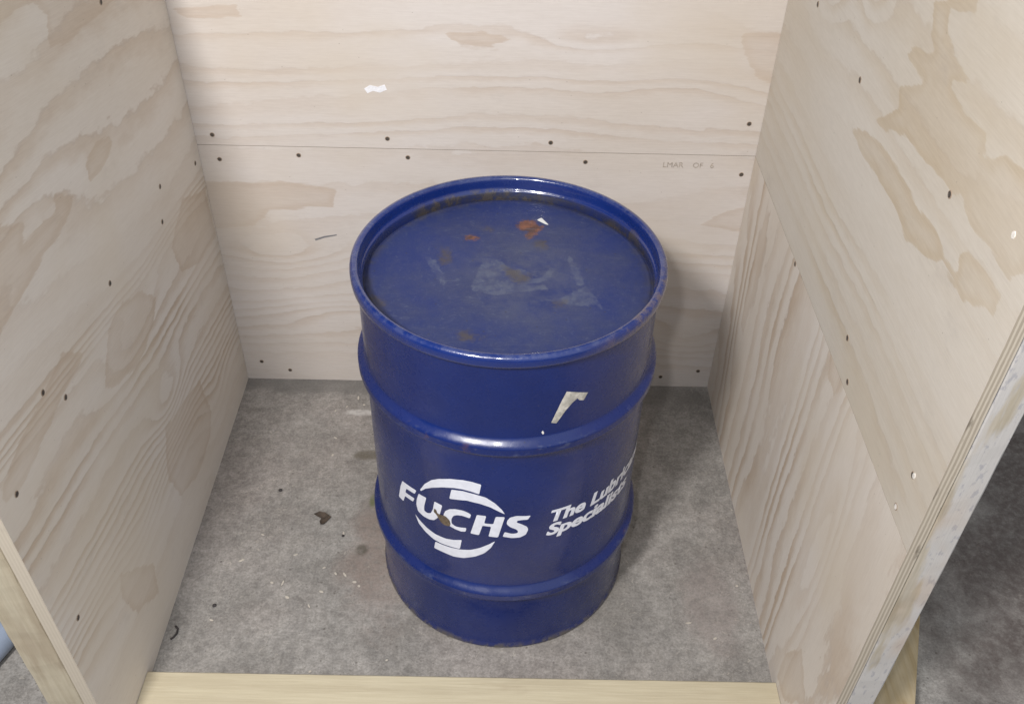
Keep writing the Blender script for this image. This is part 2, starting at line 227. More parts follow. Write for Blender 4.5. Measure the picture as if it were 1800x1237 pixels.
def sheet(name, place, s0, s1, z0, z1, thick, polys, vertical, seed, K, bumps, mat, extra=None, parent=None, label=None, warp=(1.0, 1.0), step=0.004, edge=None, bundles=(), shear=0.0, base_str=0.4):
    """one plywood sheet: a fine front grid carrying its veneer pattern, closed by a back and four edges.
    place(s, z, d) turns sheet coordinates and depth behind the face into a point"""
    ns, nz = max(2, int((s1-s0)/step)), max(2, int((z1-z0)/step))
    S, Z = np.meshgrid(np.linspace(s0, s1, ns+1), np.linspace(z0, z1, nz+1), indexing='ij')
    A, C = (Z, S) if vertical else (S, Z)      # along and across the grain
    C = C+shear*A; stren = base_str+0.45*np.clip(vnoise(A*1.1, C*7, seed+9), -0.6, 1)
    for (c0, w_, D_) in bundles: stren = stren+0.75*np.exp(-((C-c0)/(w_*1.3))**2)
    ring = C*K*(1+0.25*vnoise(A*0.8, C*2.5, seed+1)) + warp[0]*1.5*vnoise(A*1.6, C*4.5, seed+2) + warp[1]*0.42*vnoise(A*5, C*14, seed+3)
    for (c0, w_, D_) in bundles: ring = ring+D_*0.5*np.tanh((C-c0+0.012*vnoise(A*3, C*3, seed+5))/w_)
    for (bs, bz, ra, rc, amp) in bumps:
        da, dc = ((Z-bz), (S-bs)) if vertical else ((S-bs), (Z-bz))
        ring = ring + amp*np.exp(-((da/ra)**2+(dc/rc)**2))
    tan = sdf(S, Z, polys)
    verts = [place(a, b, 0.0) for a, b in zip(S.ravel(), Z.ravel())]
    W = nz+1; idx = lambda i, j: i*W+j
    faces = [(idx(i, j), idx(i+1, j), idx(i+1, j+1), idx(i, j+1)) for i in range(ns) for j in range(nz)]
    nf = len(faces); base = len(verts); extra_attr = []
    for (a, b) in ((s0, z0), (s1, z0), (s1, z1), (s0, z1)):
        verts.append(place(a, b, 0.0)); verts.append(place(a, b, thick))
    q = lambda k: (base+2*k, base+2*((k+1) % 4), base+2*((k+1) % 4)+1, base+2*k+1)
    faces += [q(k) for k in range(4)] + [(base+1, base+3, base+5, base+7)]
    me = bpy.data.meshes.new(name); me.from_pydata([tuple(v) for v in verts], [], faces)
    me.materials.append(mat); me.materials.append(edge or M_EDGE)
    mi = np.zeros(len(faces), dtype=np.int32); mi[nf:] = 1; me.polygons.foreach_set('material_index', mi)
    pad = lambda arr: np.concatenate([arr.ravel(), np.zeros(8)])
    put_attr(me, 'ring', pad(ring)); put_attr(me, 'tan', pad(tan)); put_attr(me, 'str', pad(stren)); put_attr(me, 'gs', pad(A)); put_attr(me, 'gt', pad(C))
    bm = bmesh.new(); bm.from_mesh(me); bmesh.ops.remove_doubles(bm, verts=[v for v in bm.verts if v.is_boundary], dist=1e-6)
    bmesh.ops.recalc_face_normals(bm, faces=bm.faces); bm.to_mesh(me); bm.free()
    return link(bpy.data.objects.new(name, me), parent=parent, label=label)

back_pl = lambda s, z, d: (s, YB+d, z)
left_pl = lambda s, z, d: (XL-d, s, z)
right_pl = lambda s, z, d: (XR+d, s, z)

# screws: dark countersunk head with a cross recess, one mesh shared by all
def simple(name, col, rough=0.6, metal=0.0, var=0.0, sc=40.0, bump=0.0):
    s = NT(name); v = s.coord(); n = s.noise(v, sc, 5, 0.6)
    c = s.mix(s.ramp(n, 0.3, 0.7), tuple(x*(1-var) for x in col), tuple(min(1, x*(1+var)) for x in col))
    s.set(Base_Color=c, Roughness=rough, Metallic=metal)
    if bump: s.bump(n, bump, 0.001)
    return s.m
M_SCREW = simple('screw_steel', (0.085, 0.072, 0.062), 0.6, 0.2, 0.5, 900)
M_HOLE = simple('splintered_rim', (0.30, 0.23, 0.17), 0.9, 0, 0.3, 700)
M_BRIGHT = simple('bright_filler', (0.78, 0.75, 0.70), 0.6, 0, 0.1, 300)
def screw_mesh():
    bm = bmesh.new(); seg = 16
    def ring(r, z): return [bm.verts.new((r*math.cos(2*math.pi*i/seg), r*math.sin(2*math.pi*i/seg), z)) for i in range(seg)]
    rs = [ring(0.0041, 0.0), ring(0.0038, 0.0004), ring(0.0031, 0.0005), ring(0.0028, 0.0001)]
    for k, (a, b) in enumerate(zip(rs[:-1], rs[1:])):
        for i in range(seg):
            f = bm.faces.new((a[i], a[(i+1) % seg], b[(i+1) % seg], b[i])); f.material_index = 1 if k < 2 else 0
    bm.faces.new(rs[-1])
    for ang in (0, math.pi/2):                              # cross recess ridge
        c, s_ = math.cos(ang), math.sin(ang)
        P = [(-.0020, -.0004), (.0020, -.0004), (.0020, .0004), (-.0020, .0004)]
        bm.faces.new([bm.verts.new((x*c-y*s_, x*s_+y*c, 0.00025)) for x, y in P])
    me = bpy.data.meshes.new('screw'); bm.to_mesh(me); bm.free(); me.materials.append(M_SCREW); me.materials.append(M_HOLE); return me
SCREW = screw_mesh()
def screws(pts, place, normal, parent):
    for (s, z) in pts:
        o = bpy.data.objects.new('screw', SCREW)
        p = Vector(place(s, z, 0.0)); nrm = Vector(normal)
        q = nrm.to_track_quat('Z', 'Y') @ Matrix.Rotation(random.uniform(0, 1.5), 3, 'Z').to_quaternion()
        o.matrix_world = Matrix.Translation(p+nrm*0.0001) @ q.to_matrix().to_4x4()
        link(o, parent=parent)
def mark(name, poly, place, mat, parent, d=-0.0004, label=None):
    bm = bmesh.new(); f = bm.faces.new([bm.verts.new(place(a, b, d)) for a, b in poly])
    r = bmesh.ops.extrude_face_region(bm, geom=[f]); g = [v for v in r['geom'] if isinstance(v, bmesh.types.BMVert)]
    a0, a1 = Vector(place(0, 0, d)), Vector(place(0, 0, 0.0006)); bmesh.ops.translate(bm, verts=g, vec=a1-a0)
    bmesh.ops.recalc_face_normals(bm, faces=bm.faces)
    return from_bm(name, bm, mat, parent=parent, label=label)

# ---------------------------------------------------------------- the ground: one concrete slab
def concrete_material():
    s = NT('concrete'); v = s.coord()
    n0 = s.noise(v, 2.2, 4, 0.55); n1 = s.noise(v, 9, 6, 0.65, 0.2); n2 = s.noise(v, 85, 3, 0.6); n3 = s.noise(v, 260, 3, 0.7)
    col = s.mix(s.ramp(n1, 0.35, 0.68), (0.210, 0.200, 0.186), (0.285, 0.273, 0.256))
    col = s.mix(s.ramp(n0, 0.42, 0.62, 0, 0.35), col, (0.265, 0.225, 0.205))
    col = s.mix(0.55, col, s.mix(s.ramp(n2, 0.38, 0.62), (0.38, 0.38, 0.38), (0.62, 0.62, 0.62)), 'SOFT_LIGHT')
    mid = s.noise(s.scale(v, (1, 1, 1), (9, 3, 0)), 30, 5, 0.72, 0.3)
    col = s.mix(0.32, col, s.mix(s.ramp(mid, 0.36, 0.64), (0.30, 0.30, 0.31), (0.70, 0.69, 0.68)), 'SOFT_LIGHT')
    col = s.mix(0.42, col, s.mix(s.ramp(n3, 0.36, 0.64), (0.28, 0.28, 0.28), (0.72, 0.72, 0.72)), 'SOFT_LIGHT')
    sh = s.noise(s.scale(v, (1, 1, 1), (5, 2, 0)), 75, 4, 0.6, 2.5)      # pale trodden shavings and dust
    sm = s.noise(v, 6, 3, 0.6)
    m = s.math('MULTIPLY', s.ramp(sh, 0.62, 0.67), s.ramp(sm, 0.40, 0.62))
    col = s.mix(s.math('MULTIPLY', m, 0.48), col, (0.50, 0.46, 0.40))
    dk = s.vor(s.scale(v, (1, 1, 1), (2, 7, 0)), 38)
    col = s.mix(s.ramp(dk, 0.04, 0.10, 0.60, 0.0), col, (0.085, 0.075, 0.065))
    sp = s.vor(v, 130)
    col = s.mix(s.math('MULTIPLY', s.ramp(sp, 0.10, 0.22, 1.0, 0.0), s.ramp(n2, 0.45, 0.6, 0.0, 0.6)), col, (0.10, 0.09, 0.08))
    # rusty brown and oily stains where drums have stood, and painted shade
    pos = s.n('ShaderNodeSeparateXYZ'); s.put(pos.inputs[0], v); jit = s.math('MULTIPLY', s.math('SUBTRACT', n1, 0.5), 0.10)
    for (x, y, rx, ry, c, a) in STAINS_AND_SHADE:
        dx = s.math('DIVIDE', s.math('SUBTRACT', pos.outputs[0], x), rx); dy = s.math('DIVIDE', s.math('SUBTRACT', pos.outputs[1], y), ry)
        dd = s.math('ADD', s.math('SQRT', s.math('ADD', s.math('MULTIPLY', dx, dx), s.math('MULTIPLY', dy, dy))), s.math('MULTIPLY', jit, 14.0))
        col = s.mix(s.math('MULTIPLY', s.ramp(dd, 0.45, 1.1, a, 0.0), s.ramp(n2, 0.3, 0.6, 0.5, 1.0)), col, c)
    s.set(Base_Color=col, Roughness=0.85, Specular_IOR_Level=0.25)
    s.bump(s.math('ADD', n2, s.math('MULTIPLY', n3, 0.7)), 0.5, 0.0016)
    return s.m
STAINS_AND_SHADE = [(0.0008, 0.9793, 0.215, 0.215, (0.16, 0.145, 0.125), 0.55), (-0.195, 0.965, 0.075, 0.16, (0.22, 0.165, 0.14), 0.55), (FL_STAIN[0][0], FL_STAIN[0][1], 0.014, 0.016, (0.075, 0.07, 0.055), 0.75),
          (FL_STAIN[1][0], FL_STAIN[1][1], 0.030, 0.015, (0.09, 0.075, 0.05), 0.7), (FL_STAIN[2][0]+0.006, FL_STAIN[2][1], 0.008, 0.018, (0.10, 0.115, 0.05), 0.8),
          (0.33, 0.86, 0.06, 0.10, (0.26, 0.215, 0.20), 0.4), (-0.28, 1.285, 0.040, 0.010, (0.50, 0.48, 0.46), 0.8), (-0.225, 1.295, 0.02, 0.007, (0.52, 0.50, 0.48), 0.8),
          (-0.38, 1.36, 0.40, 0.028, (0.12, 0.115, 0.11), 0.55), (0.29, 1.35, 0.13, 0.05, (0.14, 0.13, 0.12), 0.5), (1.15, 0.95, 0.62, 0.75, (0.075, 0.058, 0.054), 0.85)]  # shade painted in along the back and outside right, where the floor is browner
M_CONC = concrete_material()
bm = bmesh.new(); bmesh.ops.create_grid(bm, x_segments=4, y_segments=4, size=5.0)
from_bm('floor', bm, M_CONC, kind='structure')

# ---------------------------------------------------------------- sawn timber
def timber_material(name, a, b, dark, axis=2, weather=0.0, streak=1.0):
    s = NT(name); v = s.coord()
    sc = [60, 60, 60]; sc[axis] = 4; sc2 = [320, 320, 320]; sc2[axis] = 14; sc3 = [22, 22, 22]; sc3[axis] = 9
    n = s.noise(s.scale(v, sc), 1.0, 4, 0.6, 0.4); f = s.noise(s.scale(v, sc2), 1.0, 3, 0.6); l = s.noise(s.scale(v, sc3), 1.0, 3, 0.6)
    col = s.mix(s.ramp(n, 0.35, 0.66), a, b)
    col = s.mix(s.ramp(l, 0.56, 0.72, 0, 0.55*streak), col, dark)
    col = s.mix(0.25, col, s.mix(s.ramp(f, 0.3, 0.7), (0.33,)*3, (0.67,)*3), 'SOFT_LIGHT')
    if weather:
        w = s.noise(s.scale(v, (26, 26, 4.5), (3, 1, 1.55)), 1.0, 4, 0.6)
        wm = s.ramp(w, 0.43, 0.52, 0.0, weather)
        col = s.mix(wm, col, (0.46, 0.45, 0.445))
        g = s.noise(s.scale(v, (170, 170, 70)), 1.0, 3, 0.6)
        col = s.mix(s.math('MULTIPLY', wm, s.ramp(g, 0.56, 0.66, 0.0, 0.7)), col, (0.27, 0.27, 0.30))
        pk = s.noise(s.scale(v, (8, 8, 5), (6, 4, 1)), 1.0, 3, 0.6)
        col = s.mix(s.ramp(pk, 0.56, 0.66, 0, 0.35), col, (0.42, 0.30, 0.20))
    s.set(Base_Color=col, Roughness=0.75, Specular_IOR_Level=0.25); s.bump(s.math('ADD', f, n), 0.35, 0.001)
    return s.m
M_POST = timber_material('yellow_pine', (0.42, 0.375, 0.285), (0.370, 0.32, 0.235), (0.29, 0.235, 0.17))
M_WEATH = timber_material('weathered_pine', (0.36, 0.32, 0.25), (0.43, 0.39, 0.33), (0.26, 0.22, 0.16), weather=0.85)
M_BEAM = timber_material('pale_pine', (0.50, 0.445, 0.320), (0.455, 0.40, 0.285), (0.34, 0.275, 0.19), axis=0, streak=0.7)
M_BLOCK = timber_material('stained_pine', (0.42, 0.345, 0.225), (0.36, 0.28, 0.16), (0.25, 0.16, 0.06), axis=1)

def rough_edges(bm, amp, seed):
    rnd = random.Random(seed)
    for v in bm.verts: v.co += Vector((rnd.uniform(-amp, amp), rnd.uniform(-amp, amp), 0))
def long_timber(lo, hi, axis, n, bevel, amp, seed):
    """a sawn stick with slightly wandering, bevelled arrises"""
    bm = bmesh.new(); rnd = random.Random(seed)
    o1, o2 = [i for i in range(3) if i != axis]; rings = []
    b = bevel
    for k in range(n+1):
        t = lo[axis]+(hi[axis]-lo[axis])*k/n; ring = []
        for (p, q) in ((lo[o1]+b, lo[o2]), (hi[o1]-b, lo[o2]), (hi[o1], lo[o2]+b), (hi[o1], hi[o2]-b), (hi[o1]-b, hi[o2]), (lo[o1]+b, hi[o2]), (lo[o1], hi[o2]-b), (lo[o1], lo[o2]+b)):
            c = [0, 0, 0]; c[axis] = t
            inner1 = p+(amp*rnd.uniform(0, 1) if p < (lo[o1]+hi[o1])/2 else -amp*rnd.uniform(0, 1))
            inner2 = q+(amp*rnd.uniform(0, 1) if q < (lo[o2]+hi[o2])/2 else -amp*rnd.uniform(0, 1))
            c[o1], c[o2] = inner1, inner2; ring.append(bm.verts.new(c))
        rings.append(ring)
    for A, B in zip(rings[:-1], rings[1:]):
        for i in range(8): bm.faces.new((A[i], A[(i+1) % 8], B[(i+1) % 8], B[i]))
    bm.faces.new(rings[0]); bm.faces.new(rings[-1]); bmesh.ops.recalc_face_normals(bm, faces=bm.faces)
    return bm

# ---------------------------------------------------------------- back wall
w = empty('plywood_wall', (-0.055, YB, 0), label='back plywood wall of two horizontal sheets behind the blue drum', cat='wall')
def at(o): return Matrix.Translation(-o.location)
def child_fix(root):
    for c in root.children: c.matrix_parent_inverse = Matrix.Translation(-Vector(root.location))
sheet('upper_panel', back_pl, XL-0.017, XR+0.012, SEAM+0.0004, WL, 0.015, BACK_TAN, False, 11, 9, [(0.12, 0.70, 0.10, 0.022, 1.6), (0.27, 0.62, 0.10, 0.03, -1.2), (-0.12, 0.66, 0.3, 0.03, 0.8)], M_PLY, parent=w, warp=(0.55, 0.6), bundles=[(0.548, 0.022, 2.2), (0.625, 0.02, 1.4), (0.70, 0.015, 1.2)], base_str=0.22)
sheet('lower_panel', back_pl, XL-0.017, XR+0.012, 0.0, SEAM-0.0004, 0.015, BACK_TAN, False, 23, 15, [(-0.40, 0.30, 0.10, 0.045, 1.9), (0.33, 0.12, 0.08, 0.04, 1.5), (-0.30, 0.17, 0.12, 0.03, -1.4)], M_PLY, parent=w, warp=(0.9, 0.9), bundles=[(0.17, 0.05, 2.6), (0.09, 0.03, 1.5), (0.30, 0.02, 1.2)], base_str=0.45)
screws(SCREW_BACK, back_pl, (0, -1, 0), w)
mark('paint_smear', SMEAR, back_pl, simple('white_smear', (0.76, 0.76, 0.79), 0.4, 0, 0.08, 300), w, -0.0005, 'small smear of white paint')
mark('pencil_mark', PENCIL, back_pl, simple('graphite', (0.20, 0.20, 0.21), 0.6, 0, 0.2, 600), w, -0.0003)
M_INK = simple('faded_ink', (0.375, 0.325, 0.275), 0.8, 0, 0.25, 300)
def flat_text(name, txt, size, loc, rot, mat, parent, shear=0.0, offset=0.0):
    cu = bpy.data.curves.new(name, 'FONT'); cu.body = txt; cu.size = size; cu.shear = shear; cu.offset = offset; cu.resolution_u = 3; cu.extrude = 0.0002
    o = bpy.data.objects.new(name, cu); COL.objects.link(o); bpy.context.view_layer.update()
    me = bpy.data.meshes.new_from_object(o.evaluated_get(bpy.context.evaluated_depsgraph_get())); bpy.data.objects.remove(o)
    me.materials.clear(); me.materials.append(mat); m = bpy.data.objects.new(name, me); m.location = loc; m.rotation_euler = rot
    return link(m, parent=parent)
flat_text('stamped_writing', 'LMAR    OF   6', 0.0135, (WRITE[0][0]-0.002, YB-0.0004, WRITE[0][1]-0.005), (math.pi/2, 0, 0), M_INK, w)
child_fix(w)

# ---------------------------------------------------------------- left wall
w = empty('plywood_wall', (XL, 1.0, 0), label='left plywood side wall with a yellow pine post at its front edge', cat='wall')
sheet('panel', left_pl, 0.61, YB-0.0005, 0.0, WL, 0.016, LEFT_TAN, False, 5, 15,
      [(1.03, 0.27, 0.07, 0.05, 2.2), (1.00, 0.44, 0.10, 0.035, 1.8), (0.85, 0.20, 0.09, 0.03, 1.2), (0.80, 0.70, 0.20, 0.05, -1.5), (1.2, 0.12, 0.08, 0.05, 1.8)], M_PLYL, parent=w, warp=(1.0, 0.7), bundles=[(0.355, 0.035, 5), (0.42, 0.02, 2.2), (0.53, 0.03, 2.5), (0.66, 0.018, 4)], shear=0.16, base_str=0.45, edge=M_EDGE_PALE)
from_bm('post', long_timber((XL-0.068, 0.612, 0.0), (XL-0.0162, 0.70, WL-0.002), 2, 60, 0.0035, 0.0009, 3), M_POST, parent=w)
screws(SCREW_LEFT, left_pl, (1, 0, 0), w); child_fix(w)

# ---------------------------------------------------------------- right wall
w = empty('plywood_wall', (XR, 1.0, 0), label='right plywood side wall with a weathered whitish post at its front edge', cat='wall')
sheet('upper_panel', right_pl, 0.58, YB-0.0005, SEAM+0.0004, WH, 0.012, RIGHT_TAN, False, 31, 12, [(1.20, 0.86, 0.06, 0.05, 2.0), (1.05, 0.9, 0.05, 0.04, 1.6)], M_PLYR, parent=w, warp=(0.9, 0.5), bundles=[(0.625, 0.03, 2.4), (0.56, 0.02, 1.5)], base_str=0.35)
sheet('lower_panel', right_pl, 0.58, YB-0.0005, 0.0, SEAM-0.0004, 0.012, RIGHT_LOW_TAN, True, 47, 9, [(0.74, 0.30, 0.20, 0.035, 2.2), (0.95, 0.25, 0.30, 0.05, 1.2), (1.25, 0.3, 0.2, 0.04, -1.5)], M_PLYL, parent=w, warp=(1.1, 0.8), bundles=[(1.26, 0.06, 1.6), (1.08, 0.04, 1.2), (0.93, 0.03, 1.6), (0.80, 0.02, 1.4)], base_str=0.6)
pst = from_bm('post', long_timber((XR+0.0122, 0.581, 0.0), (XR+0.0475, 0.67, WH-0.002), 2, 60, 0.003, 0.0006, 8), M_WEATH, parent=w, label='weathered whitish post')
screws(SCREW_RIGHT, right_pl, (-1, 0, 0), w)
for (s_, z_) in WHITE_DOTS:
    a = 0.0035; mark('filler_dot', [(s_+a*math.cos(t)*0.8, z_+a*math.sin(t)) for t in np.linspace(0, 2*math.pi, 9)[:-1]], right_pl, M_BRIGHT, w, -0.0006)
child_fix(w)

# ---------------------------------------------------------------- threshold board, block and bar outside the bay
from_bm('threshold_board', long_timber((XL+0.0006, 0.600, 0.0005), (XR-0.0006, 0.7277, 0.0185), 0, 60, 0.002, 0.0005, 5), M_BEAM,
        label='pale pine board lying across the floor at the front of the bay', cat='board')
bx = BLOCK; d = Vector((bx[1][0]-bx[0][0], bx[1][1]-bx[0][1], 0)).normalized(); sd = Vector((d.y, -d.x, 0))*1.0
if sd.x > 0: sd = -sd
p0 = Vector((bx[0][0], bx[0][1], 0))-d*0.03; p1 = Vector((bx[1][0], bx[1][1], 0))+d*0.25
bm = bmesh.new(); vs = []
for z in (0.0005, 0.045):
    for p in (p0, p1, p1+sd*0.075, p0+sd*0.075): vs.append(bm.verts.new((p.x, p.y, z)))
for f in ((0,1,2,3), (4,5,6,7), (0,1,5,4), (1,2,6,5), (2,3,7,6), (3,0,4,7)): bm.faces.new([vs[i] for i in f])
bmesh.ops.recalc_face_normals(bm, faces=bm.faces); bmesh.ops.bevel(bm, geom=list(bm.edges), offset=0.002, segments=2, affect='EDGES')
from_bm('timber_offcut', bm, M_BLOCK, label='yellow brown timber offcut on the dark floor outside the right wall', cat='timber')
# bar on the floor outside, left
a, b = Vector((*BAR[0], 0.03)), Vector((*BAR[1], 0.03)); dr = Vector((0.35, 1, 0)).normalized(); c0 = Vector((BAR[0][0]-0.012, BAR[0][1], 0.022))
bm = bmesh.new(); bmesh.ops.create_cone(bm, cap_ends=True, segments=32, radius1=0.022, radius2=0.022, depth=0.7)
bmesh.ops.transform(bm, matrix=Matrix.Translation(c0) @ dr.to_track_quat('Z', 'Y').to_matrix().to_4x4(), verts=bm.verts)
from_bm('plastic_pipe', bm, simple('pale_blue_plastic', (0.26, 0.31, 0.40), 0.4, 0, 0.1, 20), smooth=True, label='pale blue pipe on the floor outside the left wall', cat='pipe')

# ---------------------------------------------------------------- the drum
def paint_material(name, lid=False):
    s = NT(name); v = s.coord(); px = s.n('ShaderNodeSeparateXYZ'); s.put(px.inputs[0], v)
    n1 = s.noise(v, 7, 4, 0.6); n2 = s.noise(v, 60, 5, 0.65); n3 = s.noise(v, 240, 3, 0.6)
    blue, blue2 = (0.0014, 0.0140, 0.115), (0.0011, 0.0110, 0.092)
    col = s.mix(s.ramp(n1, 0.35, 0.65), blue, blue2)
    n4 = s.noise(v, 170, 5, 0.75); orange = s.mix(s.ramp(n2, 0.35, 0.65), (0.19, 0.072, 0.030), (0.07, 0.033, 0.022))
    if lid:
        dust = s.ramp(s.noise(v, 14, 6, 0.7), 0.25, 0.75, 0.08, 0.30)
        col = s.mix(dust, col, (0.100, 0.108, 0.122))
        fine = s.ramp(n3, 0.55, 0.75, 0, 0.25); col = s.mix(fine, col, (0.10, 0.12, 0.19))
        j = s.math('MULTIPLY', s.math('SUBTRACT', n2, 0.5), 0.020)
        g = s.ramp(s.math('ADD', s.attr('grey').outputs['Fac'], s.math('MULTIPLY', s.math('SUBTRACT', n4, 0.5), 0.012)), -0.001, 0.002)
        col = s.mix(s.math('MULTIPLY', g, s.ramp(n2, 0.38, 0.62, 0.06, 0.36)), col, (0.130, 0.148, 0.190))
        b = s.ramp(s.math('ADD', s.math('ADD', s.attr('brown').outputs['Fac'], j), s.math('MULTIPLY', s.math('SUBTRACT', n4, 0.5), 0.015)), -0.005, 0.006)
        col = s.mix(s.math('MULTIPLY', b, s.ramp(n2, 0.3, 0.6, 0.3, 0.72)), col, (0.062, 0.050, 0.038))
        r = s.ramp(s.math('ADD', s.math('ADD', s.attr('rust').outputs['Fac'], s.math('MULTIPLY', s.math('SUBTRACT', n4, 0.56), 0.022)), s.math('MULTIPLY', j, 0.5)), -0.003, 0.004)
        col = s.mix(s.math('MULTIPLY', r, 0.9), col, orange)
        c = s.ramp(s.attr('chip').outputs['Fac'], -0.0004, 0.0006); col = s.mix(c, col, (0.62, 0.62, 0.60))
        ce = s.math('SQRT', s.math('ADD', s.math('POWER', s.math('SUBTRACT', px.outputs[0], 0.02), 2.0), s.math('MULTIPLY', s.math('POWER', s.math('SUBTRACT', px.outputs[1], -0.01), 2.0), 0.8)))
        col = s.mix(s.math('MULTIPLY', s.ramp(ce, 0.04, 0.12, 0.30, 0.0), s.ramp(s.noise(v, 26, 5, 0.7), 0.35, 0.65)), col, (0.105, 0.112, 0.135))
        # scratches and thin tide lines
        w1 = s.noise(s.scale(v, (9, 60, 1)), 1.0, 2, 0.5, 0.6); l1 = s.ramp(s.math('ABSOLUTE', s.math('SUBTRACT', w1, 0.5)), 0.0, 0.010, 0.22, 0.0)
        col = s.mix(s.math('MULTIPLY', l1, s.ramp(n1, 0.45, 0.6)), col, (0.17, 0.19, 0.25))
        # dirt collected round the edge of the panel
        rad = s.math('SQRT', s.math('ADD', s.math('POWER', px.outputs[0], 2.0), s.math('POWER', px.outputs[1], 2.0)))
        ed = s.math('MULTIPLY', s.ramp(rad, 0.168, 0.182), s.ramp(n2, 0.35, 0.65, 0.2, 0.95))
        col = s.mix(s.math('MULTIPLY', ed, s.ramp(n1, 0.35, 0.6, 0.15, 0.8)), col, (0.045, 0.040, 0.034))
        spk = s.vor(v, 60); col = s.mix(s.ramp(spk, 0.05, 0.09, 0.6, 0.0), col, (0.03, 0.028, 0.03))
        rough = s.ramp(n2, 0.3, 0.7, 0.42, 0.62)
    else:
        # scuffs and grime: stretched specks
        sc = s.noise(s.scale(v, (1, 1, 0.35)), 130, 4, 0.7)
        col = s.mix(s.ramp(sc, 0.66, 0.78, 0, 0.30), col, (0.09, 0.08, 0.10))
        # rust starting on the crests of the hoops and on the bottom edge
        rr = s.math('SQRT', s.math('ADD', s.math('POWER', px.outputs[0], 2.0), s.math('POWER', px.outputs[1], 2.0)))
        crest = s.ramp(rr, 0.1965, 0.2005)
        col = s.mix(s.math('MULTIPLY', s.math('MULTIPLY', crest, s.ramp(s.noise(v, 28, 5, 0.7), 0.60, 0.72)), 0.55), col, (0.12, 0.055, 0.045))
        col = s.mix(s.math('MULTIPLY', s.math('MULTIPLY', crest, s.ramp(s.noise(s.scale(v, (1, 1, 2.5), (4, 4, 0)), 45, 5, 0.75), 0.55, 0.66)), 0.45), col, (0.075, 0.090, 0.16))
        low = s.ramp(px.outputs[2], 0.006, 0.016, 1.0, 0.0)
        col = s.mix(s.math('MULTIPLY', low, s.ramp(n2, 0.40, 0.60, 0.2, 0.9)), col, (0.10, 0.088, 0.070))
        spk = s.vor(v, 45); col = s.mix(s.ramp(spk, 0.03, 0.06, 0.7, 0.0), col, (0.02, 0.02, 0.03))
        rough = s.ramp(n2, 0.3, 0.7, 0.22, 0.34)
    s.set(Base_Color=col, Roughness=rough, Specular_IOR_Level=0.5)
    if not lid: s.set(Coat_Weight=0.25, Coat_Roughness=0.12)
    s.bump(s.math('ADD', s.math('MULTIPLY', n2, 1.0), s.math('MULTIPLY', n3, 0.25)), 0.16 if not lid else 0.4, 0.0010)
    return s.m
def rim_material():
    s = NT('rim_paint'); v = s.coord(); px = s.n('ShaderNodeSeparateXYZ'); s.put(px.inputs[0], v)
    n1 = s.noise(v, 9, 4, 0.6); n2 = s.noise(v, 55, 5, 0.7)
    col = s.mix(s.ramp(n1, 0.35, 0.65), (0.0020, 0.018, 0.140), (0.0016, 0.0145, 0.115))
    worn = s.math('MULTIPLY', s.ramp(px.outputs[2], 0.579, 0.5828), s.ramp(n2, 0.42, 0.60))
    col = s.mix(s.math('MULTIPLY', worn, 0.18), col, (0.16, 0.18, 0.25))
    dirt = s.math('MULTIPLY', s.ramp(px.outputs[2], 0.5645, 0.560, 0.0, 1.0), s.ramp(n2, 0.30, 0.60, 0.55, 1.0))  # grime with occlusion shade painted dark into the groove below the bead
    col = s.mix(s.math('MULTIPLY', dirt, s.ramp(n1, 0.35, 0.60, 0.55, 0.95)), col, (0.026, 0.026, 0.030))
    dirt2 = s.math('MULTIPLY', s.ramp(px.outputs[2], 0.570, 0.562, 0.0, 1.0), s.math('MULTIPLY', s.ramp(n2, 0.45, 0.58), s.ramp(n1, 0.48, 0.58)))
    col = s.mix(s.math('MULTIPLY', dirt2, 0.6), col, (0.060, 0.048, 0.036))
    # rust on the front right of the hoop
    d = s.math('ADD', s.math('MULTIPLY', px.outputs[0], 0.88), s.math('MULTIPLY', px.outputs[1], -0.47))
    rm = s.math('MULTIPLY', s.ramp(d, 0.168, 0.192), s.ramp(n2, 0.44, 0.64))
    col = s.mix(s.math('MULTIPLY', rm, 0.55), col, (0.135, 0.088, 0.055))
    s.set(Base_Color=col, Roughness=s.ramp(n2, 0.3, 0.7, 0.16, 0.32), Coat_Weight=0.8, Coat_Roughness=0.07); s.bump(n2, 0.45, 0.0018); return s.m
M_BODY, M_LID, M_RIM = paint_material('drum_paint'), paint_material('lid_paint', True), rim_material()

drum = empty('steel_drum', (DX, DY, 0), label='blue steel drum with white lettering and a rusty scuffed lid on the concrete floor', cat='drum')
def hoop(z0, zc, rc, hw, pw=0.72):   # swaged hoop: rounded crest blending into the wall
    pts = []
    for k in range(-16, 17):
        t = k/16.0; x = min(1.0, (1-abs(t))/0.75); pts.append((RB+(rc-RB)*x*x*(3-2*x), zc+hw*t))
    return pts
prof = [(0.15, 0.004), (0.186, 0.004), (0.1885, 0.0012), (0.1925, 0.0006), (0.1945, 0.0035), (0.1945, 0.0075), (0.1926, 0.0105), (RB, 0.014)]
prof += [(RB, z) for z in np.linspace(0.03, 0.105, 6)] + hoop(0, 0.1386, 0.2020, 0.0177)
prof += [(RB, z) for z in np.linspace(0.175, 0.40, 10)] + hoop(0, 0.434, 0.2018, 0.0174)
prof += [(RB, z) for z in np.linspace(0.47, 0.545, 6)] + [(RB+0.001, 0.556), (0.1935, 0.566)]
lathe('body', prof, M_BODY, parent=drum)
